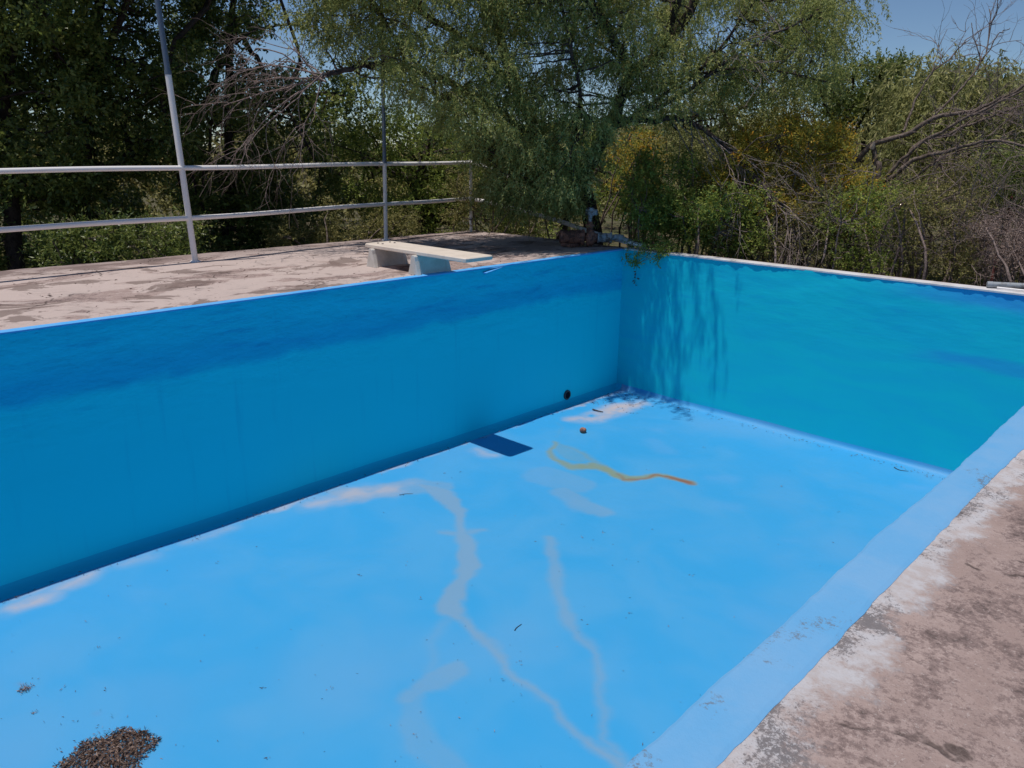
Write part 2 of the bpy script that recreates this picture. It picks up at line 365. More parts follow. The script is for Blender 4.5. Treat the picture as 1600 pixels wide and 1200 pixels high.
def make_floor():
    r = .085; c = [r*(1-math.cos(t)) for t in np.linspace(0, math.pi/2, 6)]
    def axis(a, b, step):
        m_ = np.linspace(a+r, b-r, int((b-a-2*r)/step)+1)
        return np.concatenate([a+np.array(c[:-1]), m_, b-np.array(c[:-1])[::-1]])
    xs, ys = axis(0, W, .022), axis(YS, 0, .024)
    X, Y = np.meshgrid(xs, ys, indexing='ij')
    def cove(d): d = np.clip(d, 0, r); return r-np.sqrt(np.maximum(r*r-(r-d)**2, 0))
    Z = -DEP+np.maximum.reduce([cove(X), cove(W-X), cove(Y-YS), cove(-Y)])
    Z += .006*np_noise(X, Y, .9, 3)
    wx = X+.05*np_noise(X, Y, 2.1, 21)+.015*np_noise(X, Y, 9, 25); wy = Y+.05*np_noise(X, Y, 2.1, 22)+.015*np_noise(X, Y, 9, 26)
    def mask(lines, soft, k=1.0):
        m_ = np.zeros_like(X)
        for L, a in lines:
            d = seg_dist(wx, wy, floor_pts(L)); m_ = np.maximum(m_, a*np.clip(.5-d/soft, 0, 1))
        return m_*m_*(3-2*m_)*k
    grey = mask([([(655,758,.03),(690,775,.12),(720,800,.06),(722,820,.04),(728,850,.10),(735,880,.10),(718,905,.05),(705,930,.10),(700,950,.10),(722,968,.03),(752,995,.025),(780,1012,.03),(800,1045,.025),(850,1090,.025),(885,1130,.02),(930,1165,.025),(975,1200,.03)], .85),
                 ([(690,832,.03),(715,832,.06),(760,828,.03)], .6),
                 ([(860,840,.05),(865,890,.06),(880,950,.05),(905,990,.04),(930,1010,.035),(938,1070,.025),(955,1120,.03),(950,1160,.025),(985,1200,.03)], .62),
                 ([(700,965,.05),(675,1000,.03),(668,1050,.04)], .35),
                 ([(712,1048,.10),(680,1065,.12),(640,1092,.07)], .55), ([(650,1100,.08),(665,1160,.12),(700,1200,.10)], .4),
                 ([(880,770,.12),(905,790,.14),(935,800,.12)], .55), ([(900,760,.2),(850,745,.25)], .4), ([(500,760,.05),(560,775,.16),(640,760,.2),(690,765,.12)], .55)], .08)
    pale = mask([([(1020,690,.12),(1040,705,.14)], .6), ([(1025,672,.09),(1030,673,.09)], .6), ([(1120,748,.10),(1140,748,.10)], .6), ([(1130,790,.10),(1150,792,.1)], .5),
                 ([(1420,760,.08),(1450,762,.08)], .6), ([(1225,842,.06),(1245,843,.06)], .5), ([(850,700,.2),(830,760,.2),(880,800,.15)], .35), ([(0,1000,.3),(100,920,.2),(0,1050,.2)], .25),
                 ([(1170,965,.12),(1190,960,.1)], .35), ([(1000,800,.3),(1200,860,.3)], .2), ([(300,900,.3),(100,960,.3)], .25)], .18)
    edge = .16+.10*np_noise(X, Y, 1.3, 31)+.03*np_noise(X, Y, 9, 35); tn = np.clip((edge+.05-X)/.09, 0, 1)*np.clip(.6+.9*np_noise(X, Y, .8, 32), 0, 1)*.75
    tan = (X > .085)*np.maximum.reduce([tn, mask([([(895,655,.06),(920,655,.13),(960,640,.14),(1000,630,.1)], 1.), ([(745,705,.05),(765,712,.07)], .8), ([(30,950,.05),(70,935,.08)], .95), ([(100,915,.07),(150,895,.07)], .75),
                 ([(480,790,.10),(560,772,.16),(610,765,.15)], .6), ([(540,770,.06),(640,755,.10)], .4), ([(300,845,.04),(360,822,.06)], .5), ([(200,878,.05),(260,858,.05)], .5)], .26)*np.clip(.8+.55*np_noise(X, Y, 5, 36), 0, 1)])
    ochre = mask([([(872,690,.03),(858,705,.04),(868,718,.045),(895,730,.08),(925,728,.08)], .8), ([(868,690,.02),(890,700,.03),(915,712,.05),(930,727,.06)], .5), ([(880,700,.12),(905,715,.14)], .35), ([(862,700,.01),(885,712,.012),(910,727,.02)], .35), ([(870,660,.01),(880,668,.01),(875,682,.01)], .3),
                  ([(925,727,.08),(950,735,.055),(965,742,.07),(985,750,.06),(1010,746,.055),(1040,745,.05),(1083,753,.05)], 1.)], .09)
    rust = mask([([(28,1076,.008),(46,1080,.012)], .45), ([(150,1116,.004),(156,1118,.006)], .3), ([(962,738,.0),(980,751,.01),(1000,751,.012),(1020,744,.02),(1050,747,.03),(1082,753,.04)], .85), ([(1070,752,.02),(1082,754,.035)], .9)], .07)
    n, m2 = X.shape; I = np.arange(n*m2).reshape(n, m2)
    F = np.stack([I[:-1, :-1], I[1:, :-1], I[1:, 1:], I[:-1, 1:]], -1).reshape(-1, 4)
    return mesh_np('pool_floor', np.stack([X, Y, Z], -1).reshape(-1, 3), F, M_floor, pool, True,
                   dict(grey=grey, pale=pale, tan=tan, ochre=ochre, rust=rust))
make_floor()

def wall_grid(name, a, b, nrm, m, label=None):
    """vertical pool wall from a to b (xy), slightly uneven; nrm points into the pool"""
    a, b, nrm = Vector(a), Vector(b), Vector(nrm); L = (b-a).length; nu = int(L/.05); nv = 44
    V, F = [], []
    for i in range(nu+1):
        for j in range(nv+1):
            t = i/nu; z = -DEP+.075+(DEP-.075)*j/nv
            p = a.lerp(b, t); k = 1-abs(2*t-1)**12
            top = max(0, (z+.9)/.9)
            d = (mnoise.noise(Vector((p.x*.9, p.y*.9, z*1.2)))*.012*(.3+top)+mnoise.noise(Vector((p.x*4, p.y*4, z*6)))*.006*top)*k*min(1, j/6)*min(1, max(0, -z-.03)/.10)
            d -= .0*0
            V.append((p.x+nrm.x*d, p.y+nrm.y*d, z))
    for i in range(nu):
        for j in range(nv):
            q = i*(nv+1)+j; F.append((q, q+nv+1, q+nv+2, q+1))
    o = MB().add(V, F).build(name, m, pool, True)
    if label: o['label'] = label
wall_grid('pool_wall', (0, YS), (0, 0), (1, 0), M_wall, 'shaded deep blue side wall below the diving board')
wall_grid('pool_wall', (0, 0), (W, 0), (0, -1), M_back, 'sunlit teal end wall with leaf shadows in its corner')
wall_grid('pool_wall', (W, 0), (W, YS), (-1, 0), M_wall)
wall_grid('pool_wall', (W, YS), (0, YS), (0, 1), M_wall)

def strip(name, L0, L1, fin, fout, z0, z1, m, label=None, axis='y', step=.03, face=True):
    """coping: sheet between inner edge fin(t) and outer edge fout(t) along t, top z1, inner face down to z0"""
    n = int((L1-L0)/step); V, F = [], []
    for i in range(n+1):
        t = L0+(L1-L0)*i/n; a, b = fin(t), fout(t)
        row = [(a, z0), (a, z1-.004), (a+(b-a)*.06, z1), (b-(b-a)*.10, z1), (b, z1*.25 if z1 < .01 else z1-.004), (b, z0-.004)]
        V += [((u, t, z) if axis == 'y' else (t, u, z)) for u, z in row]
    for i in range(n):
        for j in range(5):
            q = i*6+j; F.append((q, q+6, q+7, q+1))
    for e in (0, n*6): F.append(tuple(e+k for k in range(6)))
    o = MB().add(V, F).build(name, m, pool)
    if label: o['label'] = label
    return o
def wn(t, s, k): return mnoise.noise(Vector((t*s, k*7.3, k)))
strip('coping', YS, 0, lambda t: .020+.004*wn(t, 6, 1), lambda t: -.085-.025*wn(t, 1.5, 2)-.018*wn(t, 9, 3)-.008*wn(t, 25, 3), -.010, .006, M_lip, 'thin ragged light blue painted lip')
strip('coping', YS, 0, lambda t: W-.022-.012*wn(t, .8, 4)-.006*wn(t, 5, 5)-.004*wn(t, 22, 5), lambda t: W+.145+.014*wn(t, .9, 6)+.008*wn(t, 9, 7)+.004*wn(t, 35, 7), -.035, .006, M_cop_blue, 'wide dusty blue painted edge')
strip('coping', 0, W+.35, lambda t: -.012-.016*wn(t, 1.4, 8)-.012*wn(t, 7, 9)-.006*wn(t, 22, 9), lambda t: .19+.02*wn(t, 1.1, 10)+.008*wn(t, 8, 11), -.006, .016, M_cop_white, 'narrow weathered white painted edge', 'x')
MB().add([(.018,-2.98,-.004),(.030,-2.80,-.02),(.026,-2.55,.004),(.016,-2.40,.004),(.012,-2.62,-.045),(.012,-2.86,-.075),(.010,-3.0,-.05)],[(0,1,2,3),(0,3,4,5,6)][:1]).add([(.012,-3.02,-.055),(.045,-2.98,-.062),(.042,-2.72,-.02),(.012,-2.60,-.004),(.010,-2.62,-.020),(.010,-2.98,-.082)],[(0,1,2,3),(1,0,5),(1,5,4,2),(2,4,3)]).build('paint_drip', M_lip, pool)
# inlet low on the side wall; a solid black disc paints its dark inside
hp = Vector((0.0, -1.25, -2.10))
MB().lathe(hp+Vector((-.03, 0, 0)), (1, 0, 0), [(0, .075), (.045, .075), (.052, .068), (.052, .052), (.02, .050), (.02, .001)], 24).build('inlet_ring', M_pumpgrey, pool, True)
MB().cyl(hp+Vector((.0, 0, 0)), hp+Vector((.024, 0, 0)), .049, n=20).build('inlet_shade_disc', M_black, pool)

# ------------------------------------------------------------------ decks
def slab(name, x0, x1, y0, y1, label):
    nx, ny = max(2, int((x1-x0)/.12)), max(2, int((y1-y0)/.12)); V, F = [], []
    for i in range(nx+1):
        for j in range(ny+1):
            x = x0+(x1-x0)*i/nx; y = y0+(y1-y0)*j/ny
            z = .010*mnoise.noise(Vector((x*.7, y*.7, 0)))+.004*mnoise.noise(Vector((x*4, y*4, 2)))
            d = min((x+20) if x1 <= 0 else x-W, 1) if False else 1
            e = min(abs(x+.03), abs(x-W-.04)); z *= min(1, e/.3)
            ex = x
            if i == 0 and x1 <= 0.01: ex = x+.05*mnoise.noise(Vector((y*.9, 3, 1)))+.03*mnoise.noise(Vector((y*5, 3, 1)))
            V.append((ex, y, z-.001))
    for i in range(nx):
        for j in range(ny):
            q = i*(ny+1)+j; F.append((q, q+ny+1, q+ny+2, q+1))
    m = MB().add(V, F); n0 = len(V)
    bord = [i*(ny+1) for i in range(nx+1)]+[nx*(ny+1)+j for j in range(1, ny+1)]+[i*(ny+1)+ny for i in range(nx-1, -1, -1)]+[j for j in range(ny-1, 0, -1)]
    low = [(V[k][0], V[k][1], -1.6) for k in bord]; m.add(low, [])
    nb = len(bord)
    for k in range(nb): m.f.append((bord[k], n0+k, n0+(k+1) % nb, bord[(k+1) % nb]))
    o = m.build(name, M_deck); return tag(o, label, None, None, 'structure')
slab('pool_deck', -3.68, -.03, -14, .22, 'far weathered pinkish concrete deck under the railing')
slab('pool_deck', W+.04, 13, -14, .22, 'near mottled concrete deck with flaking white paint')
slab('pool_deck', -.028, W+.038, -14, YS-.03, 'concrete deck behind the viewer at the far end of the pool')
MB().box((-.002, .01, -2.4), (W+.3, .20, .015)).build('pool_wall', M_deck, pool)['label'] = 'bare concrete outer side of end wall'

# ground with a hole for the pool terrace
def make_ground():
    def ax(lo, hi, breaks):
        s = set(breaks)
        for k in range(40): s.add(round(lo-.5*1.28**k+.5-.01*k, 2)); s.add(round(hi+.5*1.28**k-.5+.01*k, 2))
        for k in np.arange(lo, hi, 1.0): s.add(round(float(k), 2))
        return sorted(v for v in s if abs(v) < 3500)
    xs = ax(-18, 14, [-3.6, 12.9, -3500, 3500]); ys = ax(-15, 16, [-13.9, .15, -3500, 3500])
    xs = sorted(set(xs) | {-3499., 3499.}); ys = sorted(set(ys) | {-3499., 3499.})
    V, F = [], []
    for x in xs:
        for y in ys:
            z = -1.15+.18*mnoise.noise(Vector((x*.25, y*.25, 5)))
            dd = max(0, math.hypot(x-4, y+4)-15); z -= min(dd*.05, 6)
            V.append((x, y, z))
    ny = len(ys)
    for i in range(len(xs)-1):
        for j in range(ny-1):
            if xs[i] >= -3.61 and xs[i+1] <= 12.91 and ys[j] >= -13.91 and ys[j+1] <= .16: continue
            q = i*ny+j; F.append((q, q+ny, q+ny+1, q+1))
    tag(MB().add(V, F).build('ground', M_ground, None, True), None, None, None, 'structure')
make_ground()
def make_hills():
    V, F = [], []; n = 160; m2 = 9
    for i in range(n+1):
        a = math.radians(-60+200*i/n)
        for j in range(m2):
            r = 1900+j*140; t = j/(m2-1); h = math.sin(t*math.pi*.5)*(95+70*mnoise.noise(Vector((a*3, 1, 0)))+30*mnoise.noise(Vector((a*11, 2, t*3))))
            V.append((7+r*math.cos(a), -9+r*math.sin(a), -20+h))
    for i in range(n):
        for j in range(m2-1):
            q = i*m2+j; F.append((q, q+m2, q+m2+1, q+1))
    tag(MB().add(V, F).build('hills', m_hill(), None, True), None, None, None, 'structure')
make_hills()

# ------------------------------------------------------------------ diving board
dv = empty('diving_board', (-.6, -3.76, 0), 'low cream diving board on two tapered concrete pedestals, jutting over the pool', 'diving board')
BX0, BX1, BY0, BY1 = -1.20, .765, -3.985, -3.545
def plank():
    m = MB(); z0, z1 = .235, .285
    def ring(z, ins):
        c = .05
        x0, x1, y0, y1 = BX0+ins, BX1-ins, BY0+ins, BY1-ins
        return [(x0+.03, y0, z), (x1-c, y0, z), (x1-.012, y0+.012, z), (x1, y0+c, z), (x1, y1-c, z), (x1-.012, y1-.012, z), (x1-c, y1, z), (x0+.03, y1, z), (x0, y1-.03, z), (x0, y0+.03, z)]
    R = [ring(z0, .006), ring(z0+.008, 0), ring(z1-.010, 0), ring(z1, .010)]; V = sum(R, []); F = []
    for k in range(3):
        for i in range(10): F.append((k*10+i, k*10+(i+1) % 10, (k+1)*10+(i+1) % 10, (k+1)*10+i))
    F += [tuple(reversed(range(10))), tuple(range(30, 40))]
    return m.add(V, F)
plank().build('board', M_board, dv)
def pedestal(xc, k):
    m = MB()
    def prof(wb, wt, y, h): 
        return [(xc-wb, y, 0), (xc+wb, y, 0), (xc+wt*1.25, y, h*.72), (xc+wt, y, h*.93), (xc+wt*.6, y, h), (xc-wt*.6, y, h), (xc-wt, y, h*.93), (xc-wt*1.25, y, h*.72)]
    def loft(rs):
        V = sum(rs, []); n = 8; F = []
        for q in range(len(rs)-1):
            for i in range(n): F.append((q*n+i, (q+1)*n+i, (q+1)*n+(i+1) % n, q*n+(i+1) % n))
        F += [tuple(range(n)), tuple(reversed(range((len(rs)-1)*n, len(rs)*n)))]
        m.add(V, F)
    h = .234; ya, yb = -4.03, -3.50
    big, small = (.098, .034), (.058, .028)
    loft([prof(*big, ya, h), prof(*big, ya+.05, h), prof(*small, ya+.075, h), prof(*small, yb-.075, h), prof(*big, yb-.05, h), prof(*big, yb, h)])
    return m.build('pedestal', M_block, dv, False, .004, 2)
pedestal(-1.0, 0); pedestal(-.135, 1)
for xx in (-1.06, -.96):
    for yy in (-3.86, -3.67): MB().lathe((xx, yy, .285), (0, 0, 1), [(0, .014), (.006, .014), (.010, .008)], 8).build('bolt', M_pumpgrey, dv)

# ------------------------------------------------------------------ railing
rl = empty('metal_railing', (-3.2, -5.5, 0), 'white two-bar metal railing along the far deck edge, its corner section sagging', 'railing')
def tube_obj(name, lines, m, parent, k=12, smooth=True):
    V, F = tubes(lines, k); return mesh_np(name, V, F, m, parent, smooth)
P1, P2, P3 = (-2.93, -5.46), (-3.34, -2.06), (-3.52, .02)
def railline(y): return P1[0]+(y-P1[1])*(P2[0]-P1[0])/(P2[1]-P1[1])
for zz, z2 in ((1.17, 1.235), (.555, .595)):
    ys = np.linspace(-12, .0, 40); tt = (ys+12)/12
    pts = np.stack([np.interp(ys, [-12, P1[1], P2[1], P3[1]], [-2.75, P1[0], P2[0], P3[0]]), ys, zz-.02+(z2-zz+.02)*tt+.006*np.sin(ys*1.7)], -1)
    tube_obj('rail', [(pts, np.full(40, .031))], M_rail, rl)
for (x, y), lx in ((P1, 0), (P2, 0)):
    top = {P1: 2.33, P2: 1.26}[(x, y)]
    lean = (-.03, -.10) if (x, y) == P1 else (.02, .06)
    q = lambda z: (x+lean[0]*z/3.2, y+lean[1]*z/3.2, z)
    xo = -.05
    tube_obj('post', [([q(-.02), q(top*.5), q(top)], [.038 if x > -3.2 else .033]*3)], M_rail, rl)
    up = tube_obj('upper_post', [([q(top-.02), q(3.0), q(4.1)], [.033 if x > -3.2 else .030]*3)], M_steel, rl)
    MB().lathe(q(top-.03), (0, 0, 1), [(0, .041 if x > -3.2 else .036), (.05, .041 if x > -3.2 else .036)], 16).build('sleeve', M_steel, rl)
    MB().lathe((x, y, 0), (0, 0, 1), [(0, .07), (.012, .065), (.02, .048)], 16).build('post_foot', M_rail, rl)
tube_obj('post', [([(P3[0], P3[1], -.02), (P3[0], P3[1], 1.28)], [.03, .03])], M_rail, rl)
tube_obj('post', [([(-2.75, -11.9, -.02), (-2.75, -11.9, 2.2)], [.034, .034])], M_rail, rl)
s1 = smooth_line([(P3[0]+.02, P3[1], 1.235), (-3.0, .15, 1.10), (-2.4, .2, .85), (-1.9, .22, .62)], 14)
s2 = smooth_line([(P3[0]+.02, P3[1], .595), (-2.6, .17, .47), (-1.4, .18, .30), (-.7, .17, .17), (.35, .15, .045)], 20)
tube_obj('rail', [(s1, np.full(14, .033))], M_rail, rl)['label'] = 'upper bar of the sagging corner section'
tube_obj('rail', [(s2, np.full(20, .036))], M_rail, rl)['label'] = 'lower bar of the sagging corner section'

# ------------------------------------------------------------------ pump in the corner
pb = (-.42, -.12, 0)
pm = empty('pool_pump', pb, 'rusty old pool pump with motor lying on the deck at the pool corner', 'pump')
ax = Vector((.79, .61, 0)).normalized(); c0 = Vector((-.93, -.46, .145))
MB().lathe(c0, ax, [(0, .03), (.005, .085), (.02, .11), (.06, .122), (.07, .112), (.35, .112), (.36, .125), (.40, .125), (.41, .07)], 24).build('motor', M_rust, pm, True)
for k in range(9):
    a = c0+ax*(.085+.029*k); MB().lathe(a, ax, [(0, .110), (0.001, .124), (.008, .124), (.009, .110)], 20).build('cooling_fin', M_rust, pm)
MB().box(c0+Vector((.06, -.02, -.14)), c0+Vector((.28, .20, -.09))).build('foot', M_rust, pm, False, .005)
c1 = c0+ax*.41
MB().lathe(c1, ax, [(0, .06), (.02, .06), (.03, .125), (.06, .14), (.10, .14), (.13, .12), (.16, .07), (.20, .06)], 26).build('pump_housing', M_rust, pm, True)
MB().lathe(c1+ax*.07+Vector((0, 0, .10)), (0, 0, 1), [(0, .05), (.07, .05), (.075, .075), (.095, .075), (.10, .045), (.15, .04)], 20).build('outlet_flange', M_rust, pm, True)
for k in range(6):
    t = k*math.pi/3; p = c1+ax*.07+Vector((.06*math.cos(t), .06*math.sin(t), .195)); MB().lathe(p, (0, 0, 1), [(-.01, .009), (.012, .009)], 6).build('bolt', M_rust, pm)
st = c1+ax*.20
MB().lathe(st, ax, [(0, .085), (.03, .085), (.035, .07), (.19, .075), (.195, .09), (.22, .09), (.23, .05)], 22).build('strainer', M_pvc, pm, True)
v0 = c1+ax*.07+Vector((0, 0, .24))
tube_obj('pipe', [(smooth_line([v0, v0+Vector((0, 0, .10)), v0+Vector((0.01, 0, .22))], 8), np.full(8, .035))], M_pvc, pm)
MB().lathe(v0+Vector((-.09, 0, .15)), (1, .3, 0), [(0, .04), (.02, .055), (.05, .05), (.07, .06), (.13, .06), (.15, .045), (.19, .045)], 18).build('valve', M_pvc, pm, True)
MB().box(v0+Vector((-.015, -.06, .20)), v0+Vector((.015, .08, .225))).build('valve_handle', M_pumpgrey, pm, False, .004)
p0 = st+ax*.21
tube_obj('pipe', [(smooth_line([p0, p0+Vector((.10, .06, .02)), p0+Vector((.22, .11, -.03)), p0+Vector((.34, .15, -.07)), p0+Vector((.42, .22, -.08))], 12), np.linspace(.045, .04, 12))], M_pvc, pm)
MB().lathe(p0+Vector((.10, .05, .01)), (1, .5, -.1), [(0, .055), (.08, .055)], 16).build('pipe_collar', M_pvc, pm, True)
# other things on the coping
gp = empty('metal_pipe', (5.3, .3, .03), 'grey metal pipe lying across the corner of the white coping', 'pipe')
a_, b_ = Vector((4.98, .13, .055)), Vector((7.1, 1.05, .09))
tube_obj('tube', [([a_, a_.lerp(b_, .5), b_], [.033]*3)], M_pipe, gp)
MB().lathe(a_-(b_-a_).normalized()*.01, (b_-a_), [(0, .035), (.05, .036), (.055, .034)], 16).build('end_collar', M_pipe, gp)
tube_obj('tube', [([a_+Vector((.1, -.03, -.02)), a_+Vector((.42, .0, -.022))], [.010]*2)], M_rail, gp)['label'] = 'thin white rod beside the pipe'
for nm, (px, py, py2, dd), lb in (('iron_stake', (1583, 300, 345, 13.8), 'short red iron post standing above the pink dry bush'),
                                ('iron_stake', (1557, 398, 446, 11.6), 'thin rusty red stake just behind the white coping')):
    t_, bm_ = at(px, py, dd), at(px-8, py2, dd); bm_[2] = min(bm_[2], -1.1) if dd > 13 else -1.1
    d_ = unit(t_-bm_); V, F = tubes([(np.array([bm_, (bm_+t_)/2, t_]), np.full(3, .03 if dd > 13 else .018))], 8)
    tag(mesh_np(nm, V, F, M_redpost, None, True), lb, 'stake')

# ------------------------------------------------------------------ vegetation builders
def branch_between(p, q, r0, r1, n=10, wob=.05, sag=0.0, seed=0):
    p, q = np.asarray(p, float), np.asarray(q, float); t = np.linspace(0, 1, n)[:, None]
    r = np.random.default_rng(seed); L = np.linalg.norm(q-p)
    mid = r.normal(size=3)*wob*L
    Q = p+(q-p)*t+mid*np.sin(t*np.pi)+np.array([0, 0, -sag*L])*(t*t-t)*-1
    w = r.normal(size=(n, 3))*wob*L*.15; w[0] = 0; Q = Q+w
    return (Q, np.linspace(r0, r1, n))
def twig_fan(lines, p, d, L, r, depth, R, spread=.55, kids=3, droop=0.0):
    """recursive bare twigs"""
    n = 7; P = [np.array(p, float)]; dd = unit(np.array(d, float))
    for i in range(n-1):
        dd = unit(dd+R.normal(size=3)*.16+np.array([0, 0, -droop])); P.append(P[-1]+dd*L/(n-1))
    P = np.array(P); lines.append((P, np.linspace(r, r*.45, n)))
    if depth <= 0: return
    for k in range(kids):
        i = int(R.integers(2, n)); nd = unit((P[i]-P[i-1])/(L/(n-1))+R.normal(size=3)*spread)
        twig_fan(lines, P[i], nd, L*R.uniform(.5, .8), r*.55, depth-1, R, spread, kids, droop)
def nearest(lines, c, R, maxn=3):
    """a node on the limbs near point c"""
    best = []
    for P, Rd in lines:
        d = np.linalg.norm(P-c, axis=1)+.25*np.maximum(P[:, 2]-c[2], 0); i = int(np.argmin(d)); best.append((d[i], tuple(P[i]), Rd[i]))
    best.sort(key=lambda b: b[0]); b = best[0]
    return np.array(b[1]), b[2]

def strands(centres, radii, per, L0, L1, R, nodes=16, ll=(.045, .075), lw=.011, out=.45, fill=2, flat=.7):
    """hanging feathery sprays of narrow leaflets"""
    C = np.repeat(np.asarray(centres), per, 0); rr = np.repeat(np.asarray(radii), per)
    n = len(C); off = R.normal(size=(n, 3))*.55; off[:, 2] *= flat
    S = C+off*rr[:, None]; L = R.uniform(L0, L1, n); o = unit(off*np.array([1, 1, .2])+R.normal(size=(n, 3))*.4); o[:, 2] = np.abs(o[:, 2])*.6
    t = np.linspace(0.05, 1, nodes)[None, :, None]
    P = S[:, None]+o[:, None]*(out*L)[:, None, None]*(1-(1-t)**1.6)+np.array([0, 0, -1.])*L[:, None, None]*t**1.5
    P = P+R.normal(size=P.shape)*.006
    T = unit(np.gradient(P, axis=1)); 
    PP = np.repeat(P.reshape(-1, 3), fill, 0); TT = np.repeat(T.reshape(-1, 3), fill, 0)
    D = unit(TT*.7+R.normal(size=TT.shape)*.75+np.array([0, 0, -.45]))
    m_ = len(PP); V, F, _ = leaf_mesh(PP, D, R.uniform(ll[0], ll[1], m_), lw*R.uniform(.7, 1.4, m_), R)
    tint = np.repeat(np.clip(np.repeat(R.normal(.42, .2, n), nodes*fill)+R.normal(0, .15, m_), 0, 1), 4)
    return (V, F, tint), P
def blobs(centres, radii, per, ll, lw, R, droop=.2, shell=.5, sq=.75, cl=7):
    """leafy clumps: leaves gathered in small sprigs round each centre"""
    C = np.repeat(np.asarray(centres), per//cl, 0); rr = np.repeat(np.asarray(radii), per//cl); n = len(C)
    d = unit(R.normal(size=(n, 3))); rad = rr*(shell+(1-shell)*R.random(n))*R.uniform(.55, 1.12, n); d2 = d*np.array([1, 1, sq])
    S = C+d2*rad[:, None]
    ax_ = unit(d+R.normal(size=(n, 3))*.6+np.array([0, 0, .1])); sl = R.uniform(.06, .22, n)*(ll/.06)**.5
    t = np.tile(np.linspace(0, 1, cl), n)[:, None]
    PP = np.repeat(S, cl, 0)+np.repeat(ax_*sl[:, None], cl, 0)*t
    D = unit(np.repeat(ax_, cl, 0)*.6+R.normal(size=PP.shape)*.8+np.array([0, 0, -droop])); m_ = len(PP)
    V, F, _ = leaf_mesh(PP, D, ll*R.uniform(.6, 1.35, m_), lw*R.uniform(.7, 1.3, m_), R, .9)
    tint = np.repeat(np.clip(np.repeat(R.normal(.4, .22, n), cl)+R.normal(0, .16, m_), 0, 1), 4)
    return V, F, tint
def lit_mesh(name, parts, m, parent):
    V, F, T = merge(parts); return mesh_np(name, V, F, m, parent, False, dict(tint=T))
def poly_px(L): return smooth_line([at(x, y, d) for x, y, d in L], 6*len(L), .012, len(L))
def taper(n, a, b, p=1.0): return a+(b-a)*np.linspace(0, 1, n)**p

